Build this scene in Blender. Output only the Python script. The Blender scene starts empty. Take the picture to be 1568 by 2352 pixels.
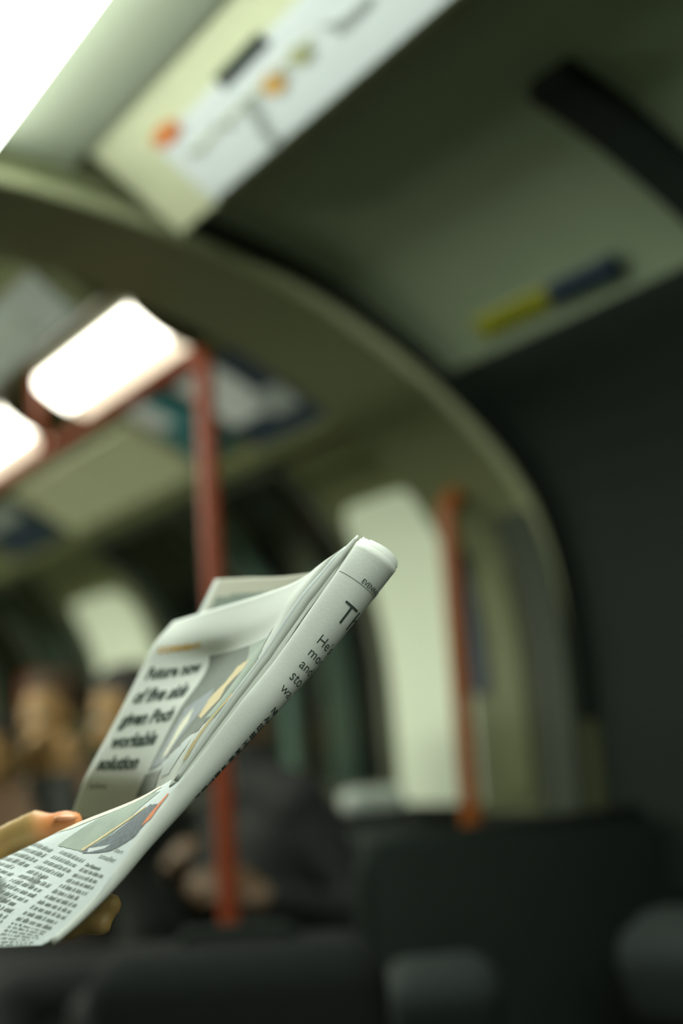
import bpy, bmesh, math, random
from mathutils import Vector, Matrix
import numpy as np
random.seed(7)
SC = bpy.context.scene
COL = SC.collection
# ------------------------------------------------------------------ camera
W = 1.9                       # distance from the eye to the opposite wall of the carriage
EYE = Vector((0, 0, 1.15))
F = 3267.0; CX, CY = 784.0, 1176.0
RX = Vector((0.86289, -0.03089, -0.50444))    # carriage axes written in the camera's axes
RY = Vector((-0.50157, -0.1748, -0.84727))
RZ = Vector((-0.062, 0.98412, -0.16633))
cam_d = bpy.data.cameras.new('camera'); cam = bpy.data.objects.new('camera', cam_d); COL.objects.link(cam)
m3 = Matrix((RX, RY, RZ))
cam.matrix_world = Matrix.Translation(EYE) @ m3.to_4x4()
cam_d.sensor_fit = 'VERTICAL'; cam_d.sensor_height = 36.0; cam_d.sensor_width = 24.0
cam_d.lens = 50.0; cam_d.clip_start = 0.02; cam_d.clip_end = 60
cam_d.dof.use_dof = True; cam_d.dof.focus_distance = 0.912; cam_d.dof.aperture_fstop = 2.1
SC.camera = cam
# ------------------------------------------------------------------ world and exposure
wd = bpy.data.worlds.new('world'); SC.world = wd; wd.use_nodes = True
wd.node_tree.nodes['Background'].inputs[0].default_value = (0.05, 0.07, 0.055, 1)
wd.node_tree.nodes['Background'].inputs[1].default_value = 0.1
SC.view_settings.view_transform = 'Standard'; SC.view_settings.look = 'None'
SC.view_settings.gamma = 1.0; SC.view_settings.use_curve_mapping = False
SC.view_settings.exposure = 0.0
CEIL_E = 16.0      # strength of the ceiling diffuser overhead
SIDE_E = 8.5      # strength of the small side lamps
# ------------------------------------------------------------------ helpers
def ray(px, py):
    return m3 @ Vector(((px - CX) / F, -(py - CY) / F, -1.0))
def P(px, py, d):
    return EYE + ray(px, py) * d
def ratio(px, py):
    r = ray(px, py); return r.z / r.x, r.y / r.x
def wp(x, y, z):              # W units from the eye -> world
    return Vector((x * W, y * W, EYE.z + z * W))
def tag(o, label=None, cat=None, group=None, kind=None):
    if label: o['label'] = label
    if cat: o['category'] = cat
    if group: o['group'] = group
    if kind: o['kind'] = kind
    return o
def empty(name, loc=(0, 0, 0)):
    o = bpy.data.objects.new(name, None); COL.objects.link(o); o.location = loc; o.empty_display_size = .05
    return o
def link_mesh(name, me, mat, parent=None, smooth=False):
    if mat is not None and len(me.materials) == 0: me.materials.append(mat)
    if smooth:
        for p in me.polygons: p.use_smooth = True
    o = bpy.data.objects.new(name, me); COL.objects.link(o)
    if parent is not None:
        o.parent = parent
        o.matrix_parent_inverse = Matrix.Translation(-world_loc(parent))
    return o
def world_loc(o):
    v = Vector(o.location)
    return v if o.parent is None else v      # every mesh sits at the origin, empties carry the offset
def mesh(name, verts, faces, mat, parent=None, smooth=False):
    me = bpy.data.meshes.new(name); me.from_pydata([tuple(v) for v in verts], [], faces); me.update()
    return link_mesh(name, me, mat, parent, smooth)
def bm_obj(name, bm, mat, parent=None, smooth=False):
    me = bpy.data.meshes.new(name); bm.normal_update(); bm.to_mesh(me); bm.free()
    return link_mesh(name, me, mat, parent, smooth)
def merge(parts):             # [(verts, faces)] -> verts, faces
    V, Fc = [], []
    for v, f in parts:
        n = len(V); V += list(v); Fc += [tuple(i + n for i in q) for q in f]
    return V, Fc
def box_vf(c, s, rot=None):
    V = []
    for dx in (-1, 1):
        for dy in (-1, 1):
            for dz in (-1, 1):
                v = Vector((dx * s[0] / 2, dy * s[1] / 2, dz * s[2] / 2))
                if rot is not None: v = rot @ v
                V.append(Vector(c) + v)
    return V, [(0, 1, 3, 2), (4, 6, 7, 5), (0, 4, 5, 1), (2, 3, 7, 6), (0, 2, 6, 4), (1, 5, 7, 3)]
def rbox(name, c, s, mat, parent=None, bev=.01, seg=3, rot=None):
    bm = bmesh.new(); bmesh.ops.create_cube(bm, size=1)
    bmesh.ops.scale(bm, vec=s, verts=bm.verts)
    bmesh.ops.bevel(bm, geom=bm.edges[:], offset=bev, segments=seg, profile=.5, affect='EDGES')
    M = Matrix.Translation(c) @ (rot.to_4x4() if rot is not None else Matrix.Identity(4))
    bmesh.ops.transform(bm, matrix=M, verts=bm.verts)
    return bm_obj(name, bm, mat, parent, True)
def frames(pts):
    T = []
    for i in range(len(pts)):
        a = pts[max(0, i - 1)]; b = pts[min(len(pts) - 1, i + 1)]; T.append((b - a).normalized())
    n = T[0].orthogonal().normalized(); N = []
    for t in T:
        n = (n - t * n.dot(t)).normalized(); N.append(n)
    return T, N
def tube_vf(pts, rad, seg=14):
    pts = [Vector(p) for p in pts]
    rad = rad if isinstance(rad, (list, tuple)) else [rad] * len(pts)
    T, N = frames(pts); V = []; Fc = []
    for p, t, n, r in zip(pts, T, N, rad):
        b = t.cross(n)
        for k in range(seg):
            a = 2 * math.pi * k / seg; V.append(p + (n * math.cos(a) + b * math.sin(a)) * r)
    for i in range(len(pts) - 1):
        for k in range(seg):
            k2 = (k + 1) % seg
            Fc.append((i * seg + k, i * seg + k2, (i + 1) * seg + k2, (i + 1) * seg + k))
    Fc.append(tuple(range(seg - 1, -1, -1))); Fc.append(tuple((len(pts) - 1) * seg + k for k in range(seg)))
    return V, Fc
def tube(name, pts, rad, mat, parent=None, seg=14):
    v, f = tube_vf(pts, rad, seg); return mesh(name, v, f, mat, parent, True)
def fillet(pts, r, n=6):
    out = [Vector(pts[0])]
    for i in range(1, len(pts) - 1):
        a, b, c = Vector(pts[i - 1]), Vector(pts[i]), Vector(pts[i + 1])
        p = b + (a - b).normalized() * r; q = b + (c - b).normalized() * r
        for k in range(n + 1):
            t = k / n; out.append((1 - t) ** 2 * p + 2 * t * (1 - t) * b + t * t * q)
    out.append(Vector(pts[-1])); return out
# ------------------------------------------------------------------ materials (all procedural)
def pm(name, col, rough=.6, var=.12, scale=14., bump=.02, metal=0., spec=.5, coat=0.):
    m = bpy.data.materials.new(name); m.use_nodes = True; nt = m.node_tree; b = nt.nodes['Principled BSDF']
    tc = nt.nodes.new('ShaderNodeTexCoord'); nz = nt.nodes.new('ShaderNodeTexNoise')
    nz.inputs['Scale'].default_value = scale; nz.inputs['Detail'].default_value = 4
    nt.links.new(tc.outputs['Object'], nz.inputs['Vector'])
    mx = nt.nodes.new('ShaderNodeMix'); mx.data_type = 'RGBA'
    mx.inputs['A'].default_value = tuple(c * (1 - var) for c in col) + (1,)
    mx.inputs['B'].default_value = tuple(min(1, c * (1 + var)) for c in col) + (1,)
    nt.links.new(nz.outputs['Fac'], mx.inputs['Factor']); nt.links.new(mx.outputs['Result'], b.inputs['Base Color'])
    b.inputs['Roughness'].default_value = rough; b.inputs['Metallic'].default_value = metal
    b.inputs['Specular IOR Level'].default_value = spec; b.inputs['Coat Weight'].default_value = coat
    if bump:
        bp = nt.nodes.new('ShaderNodeBump'); bp.inputs['Strength'].default_value = bump; bp.inputs['Distance'].default_value = .004
        n2 = nt.nodes.new('ShaderNodeTexNoise'); n2.inputs['Scale'].default_value = scale * 8; n2.inputs['Detail'].default_value = 3
        nt.links.new(tc.outputs['Object'], n2.inputs['Vector'])
        nt.links.new(n2.outputs['Fac'], bp.inputs['Height']); nt.links.new(bp.outputs['Normal'], b.inputs['Normal'])
    return m
def em(name, col, strength):
    m = bpy.data.materials.new(name); m.use_nodes = True; nt = m.node_tree; nt.nodes.clear()
    o = nt.nodes.new('ShaderNodeOutputMaterial'); e = nt.nodes.new('ShaderNodeEmission')
    e.inputs[0].default_value = tuple(col) + (1,); e.inputs[1].default_value = strength
    nt.links.new(e.outputs[0], o.inputs[0]); return m
def glass_mat(name):
    m = bpy.data.materials.new(name); m.use_nodes = True; nt = m.node_tree; nt.nodes.clear()
    o = nt.nodes.new('ShaderNodeOutputMaterial'); t = nt.nodes.new('ShaderNodeBsdfTransparent'); g = nt.nodes.new('ShaderNodeBsdfGlossy')
    t.inputs[0].default_value = (.75, .82, .78, 1); g.inputs[0].default_value = (.9, .95, .92, 1); g.inputs['Roughness'].default_value = .12
    fr = nt.nodes.new('ShaderNodeFresnel'); fr.inputs[0].default_value = 1.2
    mx = nt.nodes.new('ShaderNodeMixShader'); ml = nt.nodes.new('ShaderNodeMath'); ml.operation = 'MULTIPLY'; ml.inputs[1].default_value = .12; nt.links.new(fr.outputs[0], ml.inputs[0]); nt.links.new(ml.outputs[0], mx.inputs[0]); nt.links.new(t.outputs[0], mx.inputs[1]); nt.links.new(g.outputs[0], mx.inputs[2])
    nt.links.new(mx.outputs[0], o.inputs[0]); return m
def paper_mat(name, col):
    m = pm(name, col, .75, .025, 60, .06, spec=.25)
    nt = m.node_tree; b = nt.nodes['Principled BSDF']; out = nt.nodes['Material Output']
    t = nt.nodes.new('ShaderNodeBsdfTranslucent'); t.inputs[0].default_value = (col[0] * .95, col[1] * .95, col[2] * .85, 1)
    mx = nt.nodes.new('ShaderNodeMixShader'); mx.inputs[0].default_value = .22
    nt.links.new(b.outputs[0], mx.inputs[1]); nt.links.new(t.outputs[0], mx.inputs[2]); nt.links.new(mx.outputs[0], out.inputs[0])
    return m
M = dict(
    arch_highlight=pm('arch_highlight_paint', (.31, .335, .19), .4, .06, 3, .01),
    olive=pm('olive_paint', (.125, .14, .062), .45, .06, 3, .01),
    olive_dark=pm('dark_olive_paint', (.265, .32, .21), .5, .08, 3, .01),
    arch=pm('arch_paint', (.11, .125, .06), .4, .06, 3, .01),
    ceiling=pm('ceiling_paint', (.30, .335, .245), .5, .04, 3, .01),
    cream=pm('cream_panel', (.76, .84, .67), .4, .04, 3, .01),
    cream_edge=pm('cream_trim', (.55, .58, .38), .4, .04, 3, .01),
    poster=pm('poster_paper', (.66, .71, .70), .35, .04, 5, .0),
    poster_grey=pm('grey_poster', (.34, .38, .36), .4, .25, 9, .0),
    black=pm('black_print', (.012, .02, .02), .5, .2, 20, 0),
    rubber=pm('black_rubber', (.010, .015, .011), .8, .2, 30, .02, spec=.2),
    door=pm('door_paint', (.022, .030, .023), .7, .1, 4, .01, spec=.25),
    dado=pm('dado_laminate', (.013, .018, .014), .75, .2, 6, .02, spec=.2),
    tunnel=pm('tunnel_soot', (.004, .006, .006), .9, .4, 4, .05),
    glass=glass_mat('window_glass'),
    alu=pm('dull_aluminium', (.25, .28, .22), .4, .1, 12, .01, metal=.6),
    rail=pm('orange_red_enamel', (.20, .036, .009), .45, .1, 8, .0, spec=.3),
    rail2=pm('orange_enamel', (.25, .068, .007), .4, .1, 8, .0, spec=.3),
    yellow=pm('yellow_sticker', (.24, .25, .01), .5, .06, 10, 0),
    navy=pm('navy_sticker', (.018, .035, .055), .5, .1, 10, 0),
    teal=pm('teal_print', (.03, .19, .21), .5, .3, 16, 0),
    orange_p=pm('orange_print', (.55, .17, .04), .5, .2, 20, 0),
    amber_p=pm('amber_print', (.55, .33, .09), .5, .2, 20, 0),
    green_p=pm('pale_green_print', (.40, .42, .22), .5, .2, 20, 0),
    greyp=pm('grey_print', (.30, .34, .30), .5, .2, 20, 0),
    moquette=pm('dark_moquette', (.022, .030, .026), .95, .4, 90, .2),
    moquette2=pm('worn_moquette', (.010, .0165, .0135), .85, .3, 70, .2),
    floor=pm('grey_floor', (.05, .055, .05), .7, .2, 10, .03),
    paper=paper_mat('newsprint', (.755, .79, .735)),
    paper_b=paper_mat('inner_newsprint', (.72, .78, .77)),
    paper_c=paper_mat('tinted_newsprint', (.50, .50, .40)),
    ink=pm('news_ink', (.035, .055, .04), .7, .25, 200, 0),
    ink_soft=pm('grey_ink', (.16, .20, .16), .7, .3, 200, 0),
    body_ink=pm('body_ink', (.12, .15, .12), .7, .3, 200, 0),
    pic_dark=pm('picture_dark', (.10, .125, .10), .6, .55, 420, 0),
    pic_green=pm('picture_green', (.27, .33, .27), .6, .25, 60, 0),
    pic_tan=pm('picture_tan', (.56, .46, .25), .6, .2, 90, 0),
    pic_blue=pm('picture_blue_grey', (.21, .25, .27), .6, .5, 420, 0),
    pic_slate=pm('picture_slate', (.12, .145, .16), .6, .6, 420, 0),
    pic_orange=pm('picture_orange', (.62, .20, .08), .6, .3, 160, 0),
    pic_cream=pm('picture_cream', (.66, .66, .50), .6, .1, 60, 0),
    amber_ink=pm('amber_ink', (.62, .38, .11), .6, .2, 160, 0),
    skin=pm('skin', (.42, .27, .095), .5, .12, 40, .05),
    skin_tip=pm('flushed_skin', (.62, .23, .075), .45, .12, 60, .05),
    skin_r=pm('reader_skin', (.42, .27, .095), .5, .12, 40, .05),
    skin_p=pm('tan_skin', (.30, .175, .058), .55, .12, 40, .05),
    skin_dim=pm('shaded_skin', (.10, .055, .022), .55, .12, 40, .05),  # skin darkened so the passenger's hands look shaded
    nail=pm('nail', (.62, .26, .12), .3, .05, 60, 0),
    hair=pm('dark_hair', (.012, .011, .009), .6, .3, 120, .2),
    hair_b=pm('brown_hair', (.05, .028, .012), .6, .3, 120, .2),
    coat_k=pm('black_coat', (.010, .013, .011), .9, .3, 50, .1),
    coat_g=pm('charcoal_coat', (.020, .024, .020), .9, .3, 50, .1),
    coat_b=pm('brown_jacket', (.075, .04, .016), .85, .3, 50, .1),
    trouser=pm('dark_trousers', (.012, .014, .014), .9, .2, 50, .1),
    shoe=pm('black_shoe', (.01, .01, .01), .4, .2, 50, .02),
    eye=pm('eye_white', (.5, .5, .45), .3, .02, 10, 0),
    iris=pm('dark_iris', (.02, .015, .01), .3, .02, 10, 0),
    pale=pm('pale_vinyl', (.50, .55, .50), .4, .05, 10, .01),
    frame=pm('window_frame_paint', (.075, .09, .06), .5, .08, 6, .01),
    reveal_shade=pm('reveal_shade_paint', (.04, .05, .033), .6, .08, 6, .01, spec=.3),
    case=pm('black_nylon', (.007, .009, .008), .9, .2, 60, .1, spec=.15),
    cable=pm('pale_reflection_streak', (.40, .47, .45), .8, .3, 20, .05),
    streak_dim=pm('dim_reflection_streak', (.15, .18, .17), .8, .3, 20, .05),
    lamp_end=pm('lamp_end_cap', (.30, .22, .10), .5, .1, 10, .01),
    lamp_c=em('ceiling_diffuser', (.93, 1.0, .93), CEIL_E),
    lens=em('warm_lower_lens', (1.0, .86, .62), 1.7),
    lamp_s=em('side_diffuser', (1.0, .96, .80), SIDE_E),
    lamp_fill=em('opposite_fill_diffuser', (.97, 1.0, .84), SIDE_E * 4.8),  # unseen opposite lamps, boosted far beyond the visible row to brighten the cream panel
)
# ------------------------------------------------------------------ carriage cross-section (W units, x from the centre line)
CEN = .33
BASE = [(0, .543), (.05, .540), (.10, .534), (.18, .520), (.28, .494), (.37, .462), (.45, .420), (.523, .370), (.60, .300), (.645, .226), (.667, .13), (.672, 0), (.672, -.2), (.668, -.4), (.66, -.605)]
def dense(pts, n=8):
    out = []
    for i in range(len(pts) - 1):
        p0 = Vector(pts[max(0, i - 1)]); p1 = Vector(pts[i]); p2 = Vector(pts[i + 1]); p3 = Vector(pts[min(len(pts) - 1, i + 2)])
        for k in range(n):
            t = k / n
            out.append(.5 * ((2 * p1) + (p2 - p0) * t + (2 * p0 - 5 * p1 + 4 * p2 - p3) * t * t + (3 * p1 - p0 - 3 * p2 + p3) * t ** 3))
    out.append(Vector(pts[-1])); return out
DENSE = dense(BASE)
def prof(off):
    out = []
    for i, p in enumerate(DENSE):
        a = DENSE[max(0, i - 1)]; b = DENSE[min(len(DENSE) - 1, i + 1)]
        t = (b - a).normalized(); n = Vector((-t.y, t.x)); n = n if n.y > 0 or n.x > 0 else -n
        if i == 0: n = Vector((0, 1))
        out.append(Vector((p.x + n.x * off + CEN, p.y + n.y * off)))
    return out
def cut(poly, f0, f1, func):          # part of a polyline between func==f0 and func==f1 (func falls along it)
    out = []
    vals = [func(p) for p in poly]
    for i in range(len(poly) - 1):
        a, b, va, vb = poly[i], poly[i + 1], vals[i], vals[i + 1]
        def at(v): return a + (b - a) * ((va - v) / (va - vb))
        if va >= f0 >= vb and va != vb: out.append(at(f0))
        if f0 > vb > f1 or (f0 > va > f1 and False): out.append(b)
        if va >= f1 >= vb and va != vb: out.append(at(f1))
    res = []
    for p in out:
        if not res or (p - res[-1]).length > 1e-6: res.append(p)
    return res
RAT = lambda p: p.y / p.x if p.x > .02 else 99
def psec(off, r0, r1): return cut(prof(off), r0, r1, RAT)
def strip_vf(sec, y0, y1, th, rows=None):
    """a sheet along the carriage: sec = [(x,z)] in W units, th = thickness outwards (W units)"""
    N = []
    for i in range(len(sec)):
        a = sec[max(0, i - 1)]; b = sec[min(len(sec) - 1, i + 1)]
        t = (b - a).normalized(); N.append(Vector((-t.y, t.x)))
    if N[len(N) // 2].y < 0 and N[len(N) // 2].x < 0: N = [-n for n in N]
    out = [p + n * th for p, n in zip(sec, N)]
    loop = sec + out[::-1]; k = len(loop)
    V = [wp(p.x, y0, p.y) for p in loop] + [wp(p.x, y1, p.y) for p in loop]
    Fc = [(i, (i + 1) % k, k + (i + 1) % k, k + i) for i in range(k)]
    m = len(sec)
    for i in range(m - 1):
        Fc.append((i + 1, i, k - 1 - i, k - 2 - i)); Fc.append((k + i, k + i + 1, k + k - 2 - i, k + k - 1 - i))
    return V, Fc
def strip(name, sec, y0, y1, th, mat, parent=None):
    v, f = strip_vf(sec, y0, y1, th); return mesh(name, v, f, mat, parent)
def mirror(sec): return [Vector((2 * CEN - p.x, p.y)) for p in sec][::-1]
NEAR0, ARCH0, ARCH1, FAR1 = -1.3, 1.22, 1.40, 3.75
FL = -EYE.z / W                                    # floor level in W units
WALL = .032
# floor, ceiling, walls
mesh('floor', *box_vf(wp(CEN, (NEAR0 + FAR1) / 2, FL) - Vector((0, 0, .03)), (2.75, (FAR1 - NEAR0) * W, .06)), M['floor']).__setitem__('kind', 'structure')
full = prof(WALL)
top_sec = [p for p in full if p.x - CEN < .125]
sec_c = mirror(top_sec)[:-1] + top_sec
tag(strip('ceiling', sec_c, NEAR0, FAR1, .02, M['ceiling']), kind='structure')
left_sec = mirror([p for p in full if p.x - CEN >= .12])
tag(strip('wall_left', left_sec, NEAR0, FAR1, .02, M['ceiling']), kind='structure')  # unseen wall; pale ceiling paint chosen to bounce fill light
def end_wall(name, y):
    loop = [p for p in full]; loop = mirror(loop)[:-1] + loop; k = len(loop)
    V = [wp(p.x, y, p.y) for p in loop] + [wp(p.x, y + .02, p.y) for p in loop]
    Fc = [tuple(range(k)), tuple(range(2 * k - 1, k - 1, -1))] + [(i, (i + 1) % k, k + (i + 1) % k, k + i) for i in range(k)]
    return tag(mesh(name, V, Fc, M['olive']), kind='structure')
we = end_wall('wall_end', FAR1 - .001); end_wall('wall_rear', NEAR0 - .02)
d2 = rbox('door_leaf', wp(CEN, FAR1 - .012, FL + .5) , (.62, .03, 1.86), M['door'], None, .012); d2.name = 'door_2'; tag(d2, kind='structure')
rbox('window_pane', wp(CEN, FAR1 - .022, .12), (.36, .012, .62), M['rubber'], d2, .004)
# right wall: upper cove, piers between the openings, dado
RW = []
DOOR = (.822, 1.215)
wr = tag(strip('wall_right', psec(WALL, .93, .46), ARCH1 - .02, FAR1, .02, M['olive']), kind='structure')
def wpart(name, r0, r1, y0, y1, mat, off=WALL, th=.02): return strip(name, psec(off, r0, r1), y0, y1, th, mat, wr)
wpart('cove_panel', .95, .455, NEAR0, ARCH0 + .01, M['olive_dark'])
wpart('pier', .46, -.08, ARCH1 - .02, 1.64, M['olive'])
wpart('pier', .46, -.08, 2.36, 2.70, M['olive'])
wpart('pier', .46, -.08, 3.42, FAR1, M['olive'])
wpart('pier', .46, -.08, NEAR0, DOOR[0] - .0, M['olive'])
wpart('dado', -.08, -.57, ARCH1 - .02, FAR1, M['dado'], WALL - .006, .026)
wpart('dado', -.08, -.57, NEAR0, DOOR[0], M['dado'], WALL - .006, .026)
wpart('dado_rail', -.07, -.085, ARCH1 - .02, FAR1, M['rubber'], WALL - .012, .01)
# bright cream panels on the piers
def cream_panel(y0, y1, ztop, zlow, r=.05):
    # rounded top outline, bent with the wall; z in W units
    pf = [p for p in prof(WALL - .010)]
    pf2 = [p for p in prof(WALL + .002)]
    def xat(pl, z):
        for a, b in zip(pl, pl[1:]):
            if a.y >= z >= b.y and a.y != b.y: return a.x + (b.x - a.x) * (a.y - z) / (a.y - b.y)
        return pl[-1].x
    outl = []
    for k in range(9):
        a = math.pi / 2 * k / 8; outl.append((y1 - r + r * math.sin(a), ztop - r + r * math.cos(a)))
    left = []
    for k in range(9):
        a = math.pi / 2 * k / 8; left.append((y0 + r - r * math.cos(a), ztop - r + r * math.sin(a)))
    zs = [ztop - r - (ztop - r - zlow) * k / 10 for k in range(11)]
    rows = [(left[-1 - k][0], outl[k][0], outl[k][1]) for k in range(9)] + [(y0, y1, z) for z in zs[1:]]
    V, Fc = [], []
    for a, b, z in rows:
        V += [wp(xat(pf, z), a, z), wp(xat(pf, z), b, z), wp(xat(pf2, z), b, z), wp(xat(pf2, z), a, z)]
    for i in range(len(rows) - 1):
        for k in range(4): Fc.append((4 * i + k, 4 * i + (k + 1) % 4, 4 * i + 4 + (k + 1) % 4, 4 * i + 4 + k))
    Fc += [(0, 1, 2, 3), tuple(4 * len(rows) - 4 + k for k in range(4))]
    return V, Fc
v, f = cream_panel(ARCH1 + .005, 1.615, .315, -.075); mesh('cream_panel', v, f, M['cream'], wr)
v, f = cream_panel(2.39, 2.665, .315, -.075); mesh('cream_panel', v, f, M['cream'], wr)
# window openings with frames and panes, tunnel wall outside
def curved_pane(name, r0, r1, y0, y1, off, th, mat, parent=None):
    return strip(name, psec(off, r0, r1), y0, y1, th, mat, parent)
def window(name, y0, y1, r0=.455, r1=-.075):
    root = tag(curved_pane(name, r0, r1, y0, y1, WALL + .012, .004, M['glass']), kind='structure')
    fr = .022
    parts = [strip_vf(psec(WALL - .006, r0, r0 - .03), y0, y1, .03), strip_vf(psec(WALL - .006, r1 + .03, r1), y0, y1, .03),
             strip_vf(psec(WALL - .006, r0, r1), y0, y0 + fr, .03), strip_vf(psec(WALL - .006, r0, r1), y1 - fr, y1, .03)]
    for p in parts: mesh('window_frame', p[0], p[1], M['frame'], root)
    ym = (y0 + y1) / 2
    v, f = strip_vf(psec(WALL - .002, r0 - .03, r1 + .03), ym - .008, ym + .008, .024); mesh('mullion', v, f, M['frame'], root)
    return root
window('window_1', 1.64, 2.36); window('window_2', 2.70, 3.42)
tw = tag(strip('wall_tunnel', [p for p in prof(.17) if p.y < .56], NEAR0, FAR1, .03, M['tunnel']), kind='structure')
# pale ribs behind the panes stand in for streaky window reflections
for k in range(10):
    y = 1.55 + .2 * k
    mesh('reflection_rib', *strip_vf([p for p in prof(.158) if -.3 < p.y < .5], y, y + .085, .014), M['cable'] if k % 2 else M['streak_dim'], tw)
# the door in the near vestibule
dr = tag(strip('door_1', psec(WALL + .004, .455, -.57), DOOR[0], DOOR[1], .012, M['door']), kind='structure')
def door_win(y0, y1, r0, r1, off, th, mat, name, corner=.06):
    pl = psec(off, r0, r1); n = len(pl)
    L = [0.]
    for a, b in zip(pl, pl[1:]): L.append(L[-1] + (b - a).length)
    # resample
    S = [corner * (1 - math.cos(math.pi / 2 * k / 7)) for k in range(8)] + [corner + (L[-1] - 2 * corner) * k / 12 for k in range(1, 12)]
    S += [L[-1] - s for s in S[:8][::-1]]
    def at(s):
        for i in range(n - 1):
            if L[i] <= s <= L[i + 1] + 1e-9: return pl[i] + (pl[i + 1] - pl[i]) * ((s - L[i]) / (L[i + 1] - L[i] + 1e-12))
        return pl[-1]
    V, Fc = [], []
    for s in S:
        q = at(s); e = min(s, L[-1] - s); ins = 0
        if e < corner: ins = corner - math.sqrt(max(0, corner ** 2 - (corner - e) ** 2))
        tdir = (at(min(L[-1], s + .002)) - at(max(0, s - .002))).normalized(); nn = Vector((-tdir.y, tdir.x)); nn = nn if nn.x > 0 or nn.y > 0 else -nn
        for (yy, o) in ((y0 + ins, 0), (y1 - ins, 0), (y1 - ins, th), (y0 + ins, th)):
            V.append(wp(q.x + nn.x * o, yy, q.y + nn.y * o))
    for i in range(len(S) - 1):
        for k in range(4): Fc.append((4 * i + k, 4 * i + (k + 1) % 4, 4 * i + 4 + (k + 1) % 4, 4 * i + 4 + k))
    Fc += [(0, 1, 2, 3), tuple(4 * len(S) - 4 + k for k in range(4))]
    return mesh(name, V, Fc, mat, dr, False)
door_win(.83, 1.21, .448, -.16, WALL - .006, .012, M['rubber'], 'window_gasket')
door_win(.842, 1.198, .435, -.145, WALL - .008, .004, M['rubber'], 'window_pane')
v, f = tube_vf([wp(1.0, .836, -.30), wp(.975, .836, -.28), wp(.975, .836, -.05), wp(1.0, .836, -.03)], .014); mesh('door_handle', v, f, M['alu'], dr, True)
# dark seal strip running up the cove beside the door
sl = psec(WALL - .016, .73, .46)
v, f = strip_vf(sl, .762, .808, .018); ds = mesh('door_seal', v, f, M['rubber']); 
tag(ds, 'black rubber strip curving down the olive cove at the upper right', 'seal')
# ------------------------------------------------------------------ the arch between vestibule and saloon
def arch():
    inner = prof(0.0); outer = prof(WALL + .015)
    inn = mirror(inner)[:-1] + inner; out = mirror(outer)[:-1] + outer
    k = len(inn); V = []
    for y in (ARCH0, ARCH1):
        V += [wp(p.x, y, p.y) for p in inn]; V += [wp(p.x, y, p.y) for p in out]
    Fc = []
    for i in range(k - 1):
        Fc += [(i, i + 1, k + i + 1, k + i), (2 * k + i + 1, 2 * k + i, 3 * k + i, 3 * k + i + 1), (i + 1, i, 2 * k + i, 2 * k + i + 1)]
    return V, Fc
v, f = arch(); ar = tag(mesh('trim_1', v, f, M['arch']), kind='structure')
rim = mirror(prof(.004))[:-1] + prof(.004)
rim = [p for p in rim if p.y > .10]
tube('arch_highlight', [wp(p.x, ARCH0 - .001, p.y) for p in rim], [.013 * max(.15, min(1, (p.y - .10) / .16)) for p in rim], M['arch_highlight'], ar, 10)  # pale bead stands for the highlight on the arch's rim, tapering out below
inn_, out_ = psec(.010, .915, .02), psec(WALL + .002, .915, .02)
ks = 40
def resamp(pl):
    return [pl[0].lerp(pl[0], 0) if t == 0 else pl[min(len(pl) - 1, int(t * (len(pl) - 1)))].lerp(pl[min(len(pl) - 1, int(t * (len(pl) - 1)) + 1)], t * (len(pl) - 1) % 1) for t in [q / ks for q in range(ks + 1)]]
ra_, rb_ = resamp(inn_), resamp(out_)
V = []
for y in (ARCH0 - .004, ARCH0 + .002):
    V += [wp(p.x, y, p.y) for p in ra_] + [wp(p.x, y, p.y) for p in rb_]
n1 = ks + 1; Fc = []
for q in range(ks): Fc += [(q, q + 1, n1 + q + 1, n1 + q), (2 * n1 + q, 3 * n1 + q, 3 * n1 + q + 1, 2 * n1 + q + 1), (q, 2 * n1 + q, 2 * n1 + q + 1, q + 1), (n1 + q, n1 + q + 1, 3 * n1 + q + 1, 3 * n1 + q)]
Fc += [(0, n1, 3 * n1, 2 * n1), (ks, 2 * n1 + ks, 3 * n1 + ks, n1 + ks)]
mesh('arch_shade_band', V, Fc, M['rubber'], ar)  # dark ring paints the shade between cove and arch rim
# panel and dark strips on the inner side of the arch by the pole
mesh('reveal_panel', *strip_vf(psec(-.006, .20, -.06), ARCH0 + .075, ARCH0 + .135, .012), M['olive'], ar)
mesh('reveal_shade_strip', *strip_vf(psec(-.005, .26, -.08), ARCH0 - .002, ARCH0 + .062, .012), M['reveal_shade'], ar)  # added strip; darkening of the arch's near edge put into its paint
mesh('dark_strip', *strip_vf(psec(-.008, .235, .06), ARCH1 - .04, ARCH1 - .006, .012), M['navy'], ar)
mesh('arch_dado', *strip_vf(psec(-.006, -.08, -.58), ARCH0, ARCH1 + .004, .02), M['dado'], ar)
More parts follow.
